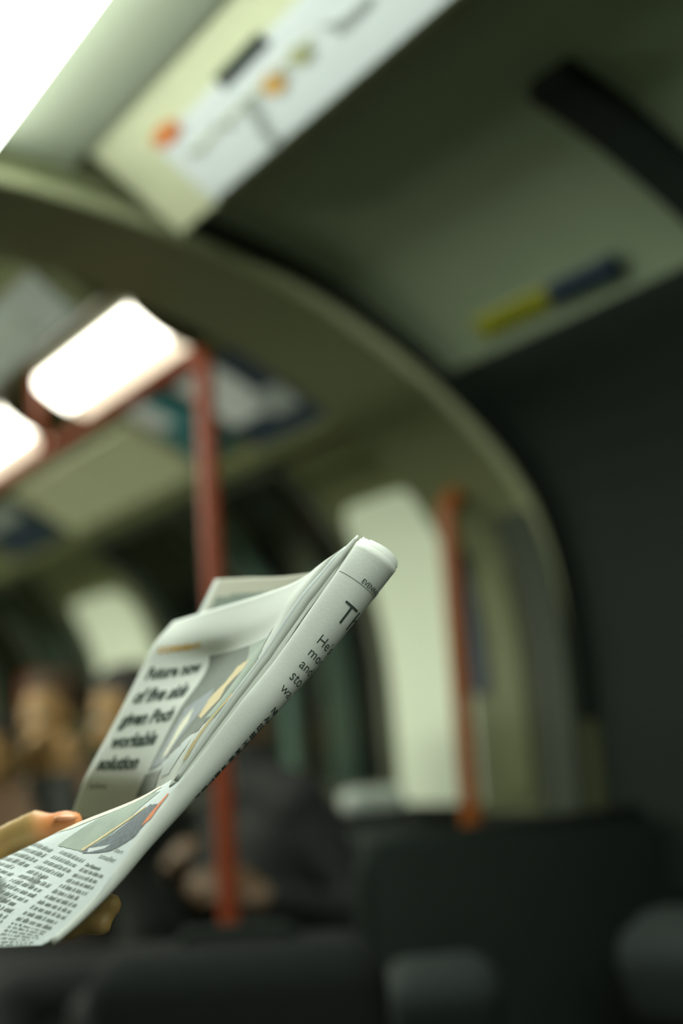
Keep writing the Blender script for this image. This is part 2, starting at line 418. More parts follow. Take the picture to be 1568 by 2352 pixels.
# second arch far down the carriage
# ------------------------------------------------------------------ fascia with the line diagram
FA, FB = Vector((.472, .556)), Vector((.545, .499))
def on_seg(px, py, A=FA, B=FB, lift=.0):
    r, q = ratio(px, py)
    t = (A.y - r * A.x) / ((A.y - r * A.x) - (B.y - r * B.x))
    p = A + (B - A) * t; d = (B - A).normalized(); n = Vector((d.y, -d.x))      # points down and inwards
    if n.y > 0: n = -n
    p = p + n * lift
    return wp(p.x, q * p.x, p.y)
FSEC = [Vector((.455, .566)), FA, FB, Vector((.552, .503)), Vector((.562, .530))]
tag(strip('trim_2', FSEC, NEAR0, 1.188, .006, M['cream_edge']), kind='structure')
tag(strip('trim_4', FSEC, ARCH1 + .01, FAR1, .006, M['olive']), kind='structure')
for ya, yb in ((1.184, 1.19), (ARCH1 + .008, ARCH1 + .014)):      # closing plates at the ends of the fascia
    lp = FSEC + [Vector((.562, .575)), Vector((.455, .575))]; k = len(lp)
    V = [wp(p.x, ya, p.y) for p in lp] + [wp(p.x, yb, p.y) for p in lp]
    tag(mesh('trim_5', V, [tuple(range(k)), tuple(range(2 * k - 1, k - 1, -1))] + [(q, (q + 1) % k, k + (q + 1) % k, k + q) for q in range(k)], M['olive']), kind='structure')
def on_fascia_strip(name, ta, tb, y0, y1, lift, mat, parent=None):
    a = FA + (FB - FA) * ta; b = FA + (FB - FA) * tb; d = (FB - FA).normalized(); n = Vector((d.y, -d.x)); n = n if n.y < 0 else -n
    V, Fc = strip_vf([a + n * lift, b + n * lift], y0, y1, .0012); return mesh(name, V, Fc, mat, parent)
def marks_px(name, quads, mat, parent, lift):
    parts = []
    for q in quads:
        a = [on_seg(*c, lift=lift) for c in q]; b = [on_seg(*c, lift=lift - .001) for c in q]; n = len(a)
        parts.append((a + b, [tuple(range(n)), tuple(range(2 * n - 1, n - 1, -1))] + [(i, (i + 1) % n, n + (i + 1) % n, n + i) for i in range(n)]))
    v, f = merge(parts); return mesh(name, v, f, mat, parent)
card = on_fascia_strip('line_diagram_card', .20, .955, .1, 1.10, .003, M['poster'])
tag(card, 'long pale route diagram card with orange and black marks on the ceiling cove', 'sign')
def along(px, py, l, w, ang):      # a small rectangle on the card given by its middle in the picture
    c, s = math.cos(ang), math.sin(ang)
    return [(px + c * a * l / 2 - s * b * w / 2, py + s * a * l / 2 + c * b * w / 2) for a, b in ((-1, -1), (1, -1), (1, 1), (-1, 1))]
def blob(px, py, l, w, ang, n=14):
    c, s = math.cos(ang), math.sin(ang)
    return [(px + c * math.cos(2 * math.pi * k / n) * l / 2 - s * math.sin(2 * math.pi * k / n) * w / 2,
             py + s * math.cos(2 * math.pi * k / n) * l / 2 + c * math.sin(2 * math.pi * k / n) * w / 2) for k in range(n)]
LF = .0045
marks_px('black_bar', [along(553, 137, 148, 34, -.80)], M['black'], card, LF)
marks_px('black_bar', [along(810, 32, 110, 20, -.75)], M['greyp'], card, LF)
marks_px('orange_roundel', [blob(381, 307, 78, 46, -.75)], M['orange_p'], card, LF)
marks_px('amber_roundel', [blob(628, 190, 62, 52, -.75)], M['amber_p'], card, LF)
marks_px('green_roundel', [blob(688, 125, 56, 48, -.75)], M['green_p'], card, LF)
marks_px('route_line', [along(575, 222, 400, 9, -.775)], M['green_p'], card, LF - .0006)
for q in [along(450 + 62 * k, 345 - 58 * k, 46, 9, -.75 + .6) for k in range(6)] + [along(585, 262, 50, 26, .8), along(612, 305, 52, 22, .8)]:
    marks_px('station_name', [q], M['greyp'], card, LF)
card2 = on_fascia_strip('advert_card', .2, .95, 1.45, 2.3, .003, M['poster_grey'])
tag(card2, 'grey advert card on the cove beyond the arch at the left edge', 'advert')
on_fascia_strip('advert_print', .35, .75, 1.55, 2.05, .0045, M['greyp'], card2)
# ------------------------------------------------------------------ lamps
def lamp_box(name, sec, y0, y1, mat_d, label, group, cap=.012, up=.03, lens=None):
    r = empty(name, wp(sec[0].x, (y0 + y1) / 2, sec[0].y))
    cutk = lens if lens else len(sec) - 1
    strip('diffuser', sec[:cutk + 1], y0 + cap, y1 - cap, .004, mat_d, r)
    if lens: strip('lower_lens', sec[cutk:], y0 + cap, y1 - cap, .004, M['lens'], r)
    lo = min(p.y for p in sec); back = [Vector((sec[0].x + .004, max(p.y for p in sec))), Vector((sec[-1].x - .004, sec[-1].y + .003 if sec[-1].y < sec[0].y - .01 else max(p.y for p in sec)))]
    strip('housing', back, y0, y1, up, M['lamp_end'], r)
    for ya, yb in ((y0, y0 + cap), (y1 - cap, y1)): strip('end_cap', sec, ya, yb, .02, M['lamp_end'], r)
    return tag(r, label, 'lamp', group)
def arc_sec(a, b, sag, n=7):
    a, b = Vector(a), Vector(b); d = (b - a); nn = Vector((d.y, -d.x)).normalized(); nn = nn if nn.y < 0 else -nn
    return [a + d * (k / n) + nn * sag * math.sin(math.pi * k / n) for k in range(n + 1)]
lamp_box('ceiling_lamp', [Vector((.222, .560)), Vector((.224, .540)), Vector((.232, .530)), Vector((.25, .524)), Vector((.29, .521)), Vector((.33, .524)), Vector((.347, .530)), Vector((.354, .540)), Vector((.356, .560))], -.9, 1.205, M['lamp_c'], 'big glaring white ceiling lamp at the upper left corner', None)
LG = 'small side lamps in the saloon'
side = arc_sec((.612, .523), (.699, .477), .007, 10)
for i, (a, b, lb) in enumerate([(1.475, 1.83, 'glowing cream side lamp just above the top of the red pole'), (1.98, 2.36, 'glowing side lamp cut by the left edge, behind the first one'),
                                (2.50, 2.88, 'side lamp far down the saloon, third from the arch'), (3.0, 3.4, 'side lamp far down the saloon, last before the end wall')]):
    lamp_box('side_lamp', side, a, b, M['lamp_s'], lb, LG, .004, .02, 6)
mside = mirror(side)
for i, (a, b) in enumerate([(1.47, 1.84), (1.98, 2.36), (2.50, 2.88), (3.0, 3.4)]):
    lamp_box('side_lamp', mside, a, b, M['lamp_fill'], ('first', 'second', 'third', 'fourth')[i] + ' unseen side lamp from the arch on the opposite cove, boosted as fill', 'side lamps of the opposite cove', .006, .02)
# ------------------------------------------------------------------ sign above the door
def on_prof(px, py, off):
    r, q = ratio(px, py); pl = prof(off)
    for a, b in zip(pl, pl[1:]):
        ra, rb = RAT(a), RAT(b)
        if ra >= r >= rb: 
            t = (ra - r) / (ra - rb); p = a + (b - a) * t; return wp(p.x, q * p.x, p.y)
def prof_slab(name, corners, off, mat, parent=None, th=.0015, nx=6):
    """four picture corners (tl,tr,br,bl) of a flat thing lying on the wall"""
    tl, tr, br, bl = [Vector(c) for c in corners]; V = []; Fc = []
    for o in (off, off + th):
        for j in range(nx + 1):
            for i in range(nx + 1):
                u, v = i / nx, j / nx; p = (tl * (1 - u) + tr * u) * (1 - v) + (bl * (1 - u) + br * u) * v
                V.append(on_prof(p.x, p.y, o))
    n = (nx + 1) ** 2
    for j in range(nx):
        for i in range(nx):
            a = j * (nx + 1) + i; q = (a, a + 1, a + nx + 2, a + nx + 1); Fc.append(q[::-1]); Fc.append(tuple(n + k for k in q))
    bd = [i for i in range(nx + 1)] + [j * (nx + 1) + nx for j in range(1, nx + 1)] + [nx * (nx + 1) + i for i in range(nx - 1, -1, -1)] + [j * (nx + 1) for j in range(nx - 1, 0, -1)]
    for a, b in zip(bd, bd[1:] + bd[:1]): Fc.append((a, b, n + b, n + a))
    return mesh(name, V, Fc, mat, parent, True)
sg = prof_slab('warning_sticker', [(1082, 735), (1402, 583), (1428, 634), (1108, 778)], WALL - .004, M['yellow'])
tag(sg, 'yellow and navy warning sticker on the cove above the dark door', 'sticker')
prof_slab('navy_half', [(1246, 655), (1408, 578), (1436, 632), (1266, 706)], WALL - .0055, M['navy'], sg)
# ------------------------------------------------------------------ row of cards and the slatted grille above the windows
gr = prof_slab('ventilation_grille', [(40, 1110), (405, 905), (500, 1045), (150, 1215)], WALL - .006, M['olive'])
tag(gr, 'olive ventilation grille with thin slats above the window behind the red pole', 'grille')
RG0, RG1 = .635, .475
for k in range(15):
    r = RG0 - (RG0 - RG1) * (k + .5) / 15
    v, f = strip_vf(psec(WALL - .012, r + .0038, r - .0018), 1.80, 2.33, .007); mesh('slat', v, f, M['cream_edge'], gr)
a1 = strip('advert_card', psec(WALL - .010, .69, .50), 1.66, 1.775, .003, M['teal'])
tag(a1, 'teal and white advert card left of the red pole', 'advert')
mesh('white_print', *strip_vf(psec(WALL - .0115, .66, .585), 1.715, 1.77, .001), M['poster'], a1)
mesh('dark_print', *strip_vf(psec(WALL - .0115, .56, .51), 1.665, 1.73, .001), M['black'], a1)
a2 = strip('advert_card', psec(WALL - .010, .655, .47), 1.41, 1.63, .003, M['navy'])
tag(a2, 'dark advert card with a white patch right of the red pole', 'advert')
mesh('white_print', *strip_vf(psec(WALL - .0115, .65, .525), 1.505, 1.622, .001), M['poster'], a2)
mesh('white_print', *strip_vf(psec(WALL - .0115, .56, .51), 1.455, 1.53, .001), M['poster_grey'], a2)
a3 = strip('advert_card', psec(WALL - .010, .625, .48), 2.37, 2.66, .003, M['navy'])
tag(a3, 'dark brownish advert card at the left edge beyond the grille', 'advert')
mesh('grey_print', *strip_vf(psec(WALL - .0115, .615, .57), 2.4, 2.6, .001), M['greyp'], a3)
# lower ledge under the cards
tag(strip('trim_3', psec(WALL - .014, .468, .446), ARCH1, FAR1, .014, M['olive']), kind='structure')
# ------------------------------------------------------------------ grab poles and rails
hr = empty('grab_pole', wp(.60, 1.26, FL))
pp = fillet([wp(.60, 1.262, FL + .002), wp(.60, 1.262, .408), wp(.60, 3.6, .408)], .05)
top = [p for p in pp if p.y > 1.262 * W + .04]
tube('upright', [wp(.60, 1.262, FL + .002), wp(.60, 1.262, -.2), wp(.60, 1.262, .37)] + [p for p in pp if 1e-4 < p.y - 1.262 * W < .06], .0185, M['rail'], hr)
tube('ceiling_rail', [wp(.60, 1.292, .408), wp(.60, 2.4, .408), wp(.60, 3.6, .408)], .0185, M['rail'], hr)
for y in (1.76, 2.2, 2.9, 3.5):
    tube('rail_bracket', [wp(.60, y, .410), wp(.592, y, .47), wp(.588, y, .525)], .011, M['rail'], hr, 10)
tube('floor_flange', [wp(.60, 1.262, FL + .001), wp(.60, 1.262, FL + .012)], .045, M['rail'], hr, 18)
tag(hr, 'red grab pole and ceiling rail in the aisle behind the newspaper', 'pole')
OX, OY = .925, 1.318
op = empty('grab_pole', wp(OX, OY, -.56))
pts = fillet([wp(1.0, OY + .01, .292), wp(OX, OY, .282), wp(OX + .003, OY, -.40), wp(1.0, OY + .01, -.41)], .05, 7)
tube('upright', pts, .0215, M['rail2'], op)
for z in (.292, -.41): tube('wall_flange', [wp(.985, OY + .008, z), wp(1.004, OY + .01, z)], .034, M['rail2'], op, 16)
tag(op, 'orange grab pole bracketed to the arch beside the bright cream panel', 'pole')
fp = empty('wall_rail', wp(.97, 3.0, .05))
tube('bar', fillet([wp(.995, 3.0, .20), wp(.965, 3.0, .20), wp(.965, 3.0, .04), wp(.998, 3.0, .04)], .02), .014, M['rail'], fp)
for z in (.20, .04): tube('wall_flange', [wp(.99, 3.0, z), wp(1.004, 3.0, z)], .03, M['rail'], fp, 14)
tag(fp, 'faint red grab handle on the wall far down the saloon at the left edge', 'handle')
# ------------------------------------------------------------------ benches and perch pads
def bench(name, y0, y1, n, label, sgn=1):
    X = (lambda x: x) if sgn > 0 else (lambda x: 2 * CEN - x)
    r = empty(name, wp(X(.87), (y0 + y1) / 2, FL))
    L = (y1 - y0) * W
    rbox('plinth', wp(X(.905), (y0 + y1) / 2, FL) + Vector((0, 0, .16)), (.30, L, .318), M['dado'], r, .01)
    s = L / n
    for k in range(n):
        yc = y0 * W + (k + .5) * s
        rbox('seat_cushion', Vector((X(.865) * W, yc, .40)), (.46, s - .012, .12), M['moquette2'], r, .03, 4)
        rbox('seat_back', Vector((X(.958) * W, yc, .70)), (.09, s - .012, .52), M['moquette'], r, .025, 4, Matrix.Rotation(-.08 * sgn, 3, 'Y'))
    for k in (0, n):
        yc = y0 * W + k * s
        rbox('armrest', Vector((X(.89) * W, yc, .66)), (.30, .045, .045), M['rubber'], r, .012, 3)
    return tag(r, label, 'bench')
bench('bench_seat', 1.42, 3.6, 8, 'dark moquette bench seat along the far right wall of the saloon')
bench('bench_seat', -.35, 1.15, 6, 'dark moquette bench seat on the photographer\'s side of the carriage', -1)
ae = rbox('armrest', wp(.945, 1.555, -.062), (.16, .075, .06), M['pale'], None, .024, 5)
tag(ae, 'pale rounded armrest end at the foot of the bright cream panel', 'armrest')
def perch(name, c, s, rz, label):  # invented pads standing in for the murky dark at the bottom
    r = empty(name, (c.x, c.y, 0))
    R = Matrix.Rotation(rz, 3, 'Z')
    rbox('pad', c, s, M['moquette2'], r, min(s) * .38, 6, R @ Matrix.Rotation(-.35, 3, 'Y'))
    rbox('post', Vector((c.x + .03, c.y, c.z / 2 - .02)), (.10, s[1] * .8, c.z - .04), M['dado'], r, .015, 3, R)
    return tag(r, label, 'seat')
pt = empty('added_partition', wp(.84, 1.13, FL))  # added as a near occluder to keep the lower right dark
rbox('panel', wp(.845, 1.13, 0) + Vector((0, 0, -EYE.z + (EYE.z - .08 * W) / 2)), (.345 * W, .04, EYE.z - .08 * W - .002), M['dado'], pt, .012)
tube('top_rail', fillet([wp(.672, 1.13, FL + .01), wp(.672, 1.13, -.088), wp(1.0, 1.13, -.080)], .06), .019, M['rubber'], pt)
tag(pt, 'added low dark partition that darkens the feet of the orange pole and cream panel', 'partition')
perch('added_perch', wp(.69, 1.045, -.215), (.13, .19, .15), 1.2, 'made-up dark perch pad standing in for the gloom below the orange pole')
perch('added_perch', wp(.905, .925, -.205), (.16, .36, .19), .3, 'made-up dark perch pad standing in for the gloom at the lower right corner')
sc_ = Vector((.93, 1.93, 0)); su = empty('suitcase', sc_); SR = Matrix.Rotation(-.5, 3, 'Z')  # made-up suitcase; keeps the foot of the red pole dark
def sl_(x, y, z): return sc_ + SR @ Vector((x, y, z))
rbox('shell', sl_(0, 0, .475), (.42, .25, .83), M['case'], su, .06, 6, SR)
rbox('front_pocket', sl_(-.0, -.135, .36), (.33, .05, .46), M['case'], su, .02, 4, SR)
tube('zip', [sl_(-.15, -.163, .54), sl_(0, -.164, .545), sl_(.15, -.163, .54)], .004, M['alu'], su, 8)
tube('carry_handle', fillet([sl_(-.08, 0, .882), sl_(-.075, 0, .905), sl_(.075, 0, .905), sl_(.08, 0, .882)], .012), .010, M['rubber'], su, 10)
for a in (-1, 1):
    for b in (-1, 1):
        c = sl_(.16 * a, .085 * b, .031); tube('wheel', [c - SR @ Vector((.012, 0, 0)), c + SR @ Vector((.012, 0, 0))], .030, M['rubber'], su, 16)
        rbox('wheel_fork', sl_(.16 * a, .085 * b, .058), (.032, .03, .03), M['rubber'], su, .004, 2, SR)
tag(su, 'made-up dark suitcase in the aisle, standing in for darkness round the red pole', 'suitcase')
# ------------------------------------------------------------------ people
def cap_vf(a, b, ra, rb, seg=12, hr=4):
    a, b = Vector(a), Vector(b); t = (b - a); L = t.length; t = t / L if L > 1e-6 else Vector((0, 0, 1))
    n = t.orthogonal().normalized(); w = t.cross(n); rings = []
    for k in range(hr, 0, -1): an = math.pi / 2 * k / hr * .97; rings.append((a - t * ra * math.sin(an), ra * math.cos(an)))
    rings.append((a, ra)); rings.append((b, rb))
    for k in range(1, hr + 1): an = math.pi / 2 * k / hr * .97; rings.append((b + t * rb * math.sin(an), rb * math.cos(an)))
    V, Fc = [], []
    for c, r in rings:
        for s in range(seg): an = 2 * math.pi * s / seg; V.append(c + (n * math.cos(an) + w * math.sin(an)) * r)
    for i in range(len(rings) - 1):
        for s in range(seg): Fc.append((i * seg + s, i * seg + (s + 1) % seg, (i + 1) * seg + (s + 1) % seg, (i + 1) * seg + s))
    Fc.append(tuple(range(seg - 1, -1, -1))); Fc.append(tuple((len(rings) - 1) * seg + s for s in range(seg)))
    return V, Fc
def ell_vf(c, r, R=None, nu=16, nv=10):
    V, Fc = [], []; c = Vector(c)
    for j in range(1, nv):
        th = math.pi * j / nv
        for i in range(nu):
            ph = 2 * math.pi * i / nu; v = Vector((r[0] * math.sin(th) * math.cos(ph), r[1] * math.sin(th) * math.sin(ph), r[2] * math.cos(th)))
            V.append(c + (R @ v if R is not None else v))
    for j in range(nv - 2):
        for i in range(nu): Fc.append((j * nu + i, (j + 1) * nu + i, (j + 1) * nu + (i + 1) % nu, j * nu + (i + 1) % nu))
    t = len(V); V.append(c + (R @ Vector((0, 0, r[2])) if R is not None else Vector((0, 0, r[2]))))
    V.append(c - (R @ Vector((0, 0, r[2])) if R is not None else Vector((0, 0, r[2]))))
    for i in range(nu): Fc.append((t, i, (i + 1) % nu)); Fc.append((t + 1, (nv - 2) * nu + (i + 1) % nu, (nv - 2) * nu + i))
    return V, Fc
class Body:
    def __init__(s): s.pr = []
    def cap(s, a, b, ra, rb, m): s.pr.append(('c', Vector(a), Vector(b), ra, rb, m)); return s
    def chain(s, pts, rad, m):
        for i in range(len(pts) - 1): s.cap(pts[i], pts[i + 1], rad[i], rad[i + 1], m[i] if isinstance(m, list) else m)
    def ell(s, c, r, m, R=None): s.pr.append(('e', Vector(c), Vector(r), R or Matrix.Identity(3), m))
    def build(s, name, mats, voxel, smooth=4):
        parts = [cap_vf(p[1], p[2], p[3], p[4]) if p[0] == 'c' else ell_vf(p[1], p[2], p[3]) for p in s.pr]
        v, f = merge(parts); me = bpy.data.meshes.new(name); me.from_pydata([tuple(q) for q in v], [], f); me.update()
        o = bpy.data.objects.new(name, me); COL.objects.link(o)
        rm = o.modifiers.new('r', 'REMESH'); rm.mode = 'VOXEL'; rm.voxel_size = voxel
        sm = o.modifiers.new('s', 'SMOOTH'); sm.factor = .5; sm.iterations = smooth
        dg = bpy.context.evaluated_depsgraph_get(); me2 = bpy.data.meshes.new_from_object(o.evaluated_get(dg))
        o.modifiers.clear(); o.data = me2; me2.name = name; bpy.data.meshes.remove(me)
        me2.materials.clear()
        for m in mats: me2.materials.append(m)
        n = len(me2.polygons); c = np.empty(n * 3); me2.polygons.foreach_get('center', c); c = c.reshape(-1, 3)
        best = np.full(n, 1e9); idx = np.zeros(n, int)
        for p in s.pr:
            if p[0] == 'c':
                a = np.array(p[1]); d = np.array(p[2]) - a; L2 = max(d @ d, 1e-9); t = np.clip((c - a) @ d / L2, 0, 1)
                dist = np.linalg.norm(c - a - t[:, None] * d, axis=1) - (p[3] + (p[4] - p[3]) * t); m = p[5]
            else:
                q = (c - np.array(p[1])) @ np.array(p[3]); rr = np.array(p[2]); dist = (np.linalg.norm(q / rr, axis=1) - 1) * rr.min(); m = p[4]
            k = dist < best; best[k] = dist[k]; idx[k] = m
        me2.polygons.foreach_set('material_index', idx.astype(np.int32)); me2.polygons.foreach_set('use_smooth', np.ones(n, bool)); me2.update()
        return o
def ik(a, c, l1, l2, pole):
    a, c = Vector(a), Vector(c); d = (c - a); L = min(d.length, (l1 + l2) * .995); d.normalize()
    x = (l1 * l1 - l2 * l2 + L * L) / (2 * L); h = math.sqrt(max(0, l1 * l1 - x * x))
    p = Vector(pole); p = (p - d * p.dot(d)).normalized(); return a + d * x + p * h
def hand_prims(B, wrist, fwd, palm_n, thumb_side, mat, curl=.5, k=1.0):
    """palm, four bent fingers of unequal length and a thumb leaving the palm's side"""
    fwd = fwd.normalized(); palm_n = (palm_n - fwd * palm_n.dot(fwd)).normalized(); s = fwd.cross(palm_n) * thumb_side
    kn = []
    for j, (off, ln) in enumerate(((.027, .085), (.009, .090), (-.009, .086), (-.026, .078))):
        q = wrist + (fwd * ln + s * off) * k; kn.append(q); B.cap(wrist + s * off * .5 * k, q, .015 * k, .0105 * k, mat)
    B.cap(kn[0], kn[3], .0105 * k, .0095 * k, mat)
    for j, L in enumerate(((.042, .026, .021), (.046, .030, .023), (.042, .028, .022), (.033, .021, .018))):
        p = kn[j]; a = curl * .55; r = (.0095, .0085, .0078, .0066) if j < 3 else (.0082, .0072, .0066, .0056)
        for q in range(3):
            d = fwd * math.cos(a) + palm_n * math.sin(a) + s * (.10 - .06 * j) * (.5 if q else 1); e = p + d.normalized() * L[q] * k
            B.cap(p, e, r[q] * k, r[q + 1] * k, mat); p = e; a += curl
    p = wrist + (fwd * .022 + s * .022) * k; q = wrist + (fwd * .055 + s * .05 + palm_n * .012) * k
    B.cap(p, q, .014 * k, .0115 * k, mat); e = q + (fwd * .03 + s * .008 + palm_n * .012) * k; B.cap(q, e, .0105 * k, .0095 * k, mat)
    e2 = e + (fwd * .024 + palm_n * .008) * k; B.cap(e, e2, .0095 * k, .007 * k, mat)
def head_prims(B, c, R, m, k=1.0):
    """c = middle of the skull, R's columns = forward, left, up"""
    def L(x, y, z): return c + R @ (Vector((x, y, z)) * k)
    B.ell(L(-.012, 0, .025), (.094 * k, .075 * k, .092 * k), m, R)          # skull
    B.ell(L(.022, 0, -.035), (.066 * k, .062 * k, .075 * k), m, R)          # face
    B.ell(L(.045, 0, -.088), (.034 * k, .036 * k, .026 * k), m, R)          # chin
    B.cap(L(.082, 0, .0), L(.104, 0, -.034), .008 * k, .0135 * k, m)        # nose
    B.cap(L(.073, -.035, .018), L(.073, .035, .018), .012 * k, .012 * k, m) # brow
    B.cap(L(.080, -.018, -.064), L(.080, .018, -.064), .009 * k, .009 * k, m) # lips
    for s in (-1, 1): B.ell(L(-.012, .076 * s, -.018), (.018 * k, .009 * k, .032 * k), m, R)
def head_parts(body, c, R, hair_m, k=1.0, long=0.):
    def L(x, y, z): return c + R @ (Vector((x, y, z)) * k)
    for s in (-1, 1):
        v, f = ell_vf(L(.071, .031 * s, -.004), (.0125 * k,) * 3, R, 12, 8); e = mesh('eye', v, f, M['eye'], body, True)
        v, f = ell_vf(L(.081, .031 * s, -.004), (.005 * k, .006 * k, .006 * k), R, 10, 6); mesh('iris', v, f, M['iris'], e, True)
    bm = bmesh.new(); bmesh.ops.create_uvsphere(bm, u_segments=28, v_segments=18, radius=1)
    kill = [v for v in bm.verts if (v.co.x > .42 and v.co.z < .42) or (v.co.z < -.25 - long and v.co.x > -.35) or v.co.z < -.62 - long]
    bmesh.ops.delete(bm, geom=kill, context='VERTS')
    for v in bm.verts:
        q = v.co; w = 1 + .03 * math.sin(9 * q.x + 5 * q.z) + .025 * math.sin(11 * q.y)
        v.co = L(-.016 + .106 * q.x * w, .087 * q.y * w, .030 + .102 * q.z * w)
    o = bm_obj('hair', bm, hair_m, body, True)
    sd = o.modifiers.new('thick', 'SOLIDIFY'); sd.thickness = .016 * k; sd.offset = -1
    return o
def person(pelvis, yaw, mats, hair_m, label, head_pitch=.15, head_yaw=0., hands=None, voxel=.007, lean=.02, headc=None, long=0., thigh=.42):
    """a seated figure; local frame forward x, left y. mats: coat, trousers, shoes, skin"""
    R = Matrix.Rotation(yaw, 3, 'Z'); pv = Vector(pelvis)
    def L(x, y, z): return pv + R @ Vector((x, y, z))
    B = Body(); hc = headc if headc is not None else L(lean + .04, 0, .70)
    up = (hc - L(0, 0, 0)); chest = pv + up * .50; neck = pv + up * .80
    sh = [neck + R @ Vector((-.02, .185 * s, -.10)) for s in (1, -1)]
    B.ell(L(0, 0, .02), (.135, .175, .13), 1, R)
    B.chain([L(0, 0, .03), pv + up * .3, chest], [.135, .125, .13], 0)
    for s in (1, -1): B.cap(pv + up * .28 + R @ Vector((0, .06 * s, 0)), chest + R @ Vector((0, .085 * s, .02)), .115, .112, 0)
    B.cap(sh[0], sh[1], .062, .062, 0); B.cap(neck - Vector((0, 0, .05)), sh[0], .07, .06, 0); B.cap(neck - Vector((0, 0, .05)), sh[1], .07, .06, 0)
    B.cap(neck - Vector((0, 0, .04)), hc - R @ Vector((.02, 0, .05)), .056, .052, 3)
    B.cap(neck - Vector((0, 0, .05)), neck - Vector((0, 0, .0)), .072, .064, 0)
    hands = hands or [L(.34, .08, .22), L(.34, -.08, .22)]
    for i, s in enumerate((1, -1)):
        wr_ = Vector(hands[i]); el = ik(sh[i], wr_, .29, .26, R @ Vector((-.3, .45 * s, -1)))
        wr_ = el + (wr_ - el).normalized() * min((wr_ - el).length, .27)
        B.chain([sh[i], el, wr_], [.056, .045, .034], 0)
        fw = (wr_ - el).normalized(); B.cap(wr_ - fw * .02, wr_ + fw * .02, .027, .025, 3)
        hand_prims(B, wr_ + fw * .015, (fw + R @ Vector((0, -.4 * s, .05))), R @ Vector((-.5, -.5 * s, -.5)), -s, 3, .55)
    for s in (1, -1):
        hip = L(.02, .09 * s, 0.); kn = L(thigh, .12 * s, .03); an = L(thigh + .0, .12 * s, -pv.z + .09); to = L(thigh + .16, .13 * s, -pv.z + .045)
        B.chain([hip, kn], [.088, .062], 1); B.chain([kn, L(thigh + .0, .12 * s, -pv.z + .28), an], [.06, .056, .043], 1)
        B.cap(L(thigh - .05, .12 * s, -pv.z + .045), to, .043, .034, 2)
    hR = R @ Matrix.Rotation(head_yaw, 3, 'Z') @ Matrix.Rotation(head_pitch, 3, 'Y')
    head_prims(B, hc, hR, 3)
    o = B.build('person', mats, voxel)
    head_parts(o, hc, hR, hair_m, 1.0, long)
    tag(o, label, 'person', 'passengers in the carriage')
    return o
def seat_person(px, py, X, label, mats, hair_m, **kw):
    r, q = ratio(px, py); hc = Vector((X, q * X, EYE.z + r * X))
    return person((1.53, hc.y, .60), math.pi + kw.pop('turn', 0), mats, hair_m, label, headc=hc, **kw)
sk = [M['coat_k'], M['trouser'], M['shoe'], M['skin_dim']]
seat_person(548, 1600, 1.42, 'passenger in black behind the newspaper with dim hands in front', sk, M['hair'],
            hands=[EYE + Vector((1.32, 1.32 * 1.95, -.195 * 1.32 - .02)), EYE + Vector((1.24, 1.24 * 2.30, -.19 * 1.24))], head_pitch=.4)
seat_person(290, 1640, 1.42, 'dark haired passenger below the far cream panel beside the newspaper', [M['coat_g'], M['trouser'], M['shoe'], M['skin_p']], M['hair'], head_pitch=.2, turn=-.2,
            hands=[EYE + Vector((1.20, 1.20 * 2.86, -.03)), EYE + Vector((1.17, 1.17 * 3.02, -.015))])
seat_person(120, 1640, 1.42, 'passenger in a brown jacket far behind the newspaper at left', [M['coat_b'], M['trouser'], M['shoe'], M['skin_p']], M['hair_b'], head_pitch=.1, turn=.25)
seat_person(-15, 1730, 1.40, 'passenger at the left edge with face cut by the picture', [M['coat_b'], M['trouser'], M['shoe'], M['skin_p']], M['hair'], head_pitch=.1, turn=.3)
# the reader who holds the newspaper
def flush(mat, c, col, r):            # the thumb's tip is redder than the rest of the hand
    nt = mat.node_tree; b = nt.nodes['Principled BSDF']; src = b.inputs['Base Color'].links[0].from_socket
    tc = nt.nodes.new('ShaderNodeTexCoord'); d = nt.nodes.new('ShaderNodeVectorMath'); d.operation = 'DISTANCE'; d.inputs[1].default_value = c
    mr = nt.nodes.new('ShaderNodeMapRange'); mr.interpolation_type = 'SMOOTHSTEP'; mr.inputs['From Min'].default_value = r * .55; mr.inputs['From Max'].default_value = r * 1.3
    mr.inputs['To Min'].default_value = 1; mr.inputs['To Max'].default_value = 0
    mx = nt.nodes.new('ShaderNodeMix'); mx.data_type = 'RGBA'; mx.inputs['B'].default_value = tuple(col) + (1,)
    nt.links.new(tc.outputs['Object'], d.inputs[0]); nt.links.new(d.outputs['Value'], mr.inputs['Value']); nt.links.new(mr.outputs[0], mx.inputs['Factor'])
    nt.links.new(src, mx.inputs['A']); nt.links.new(mx.outputs['Result'], b.inputs['Base Color'])
flush(M['skin_r'], P(162, 1890, .99), (.62, .23, .075), .026)
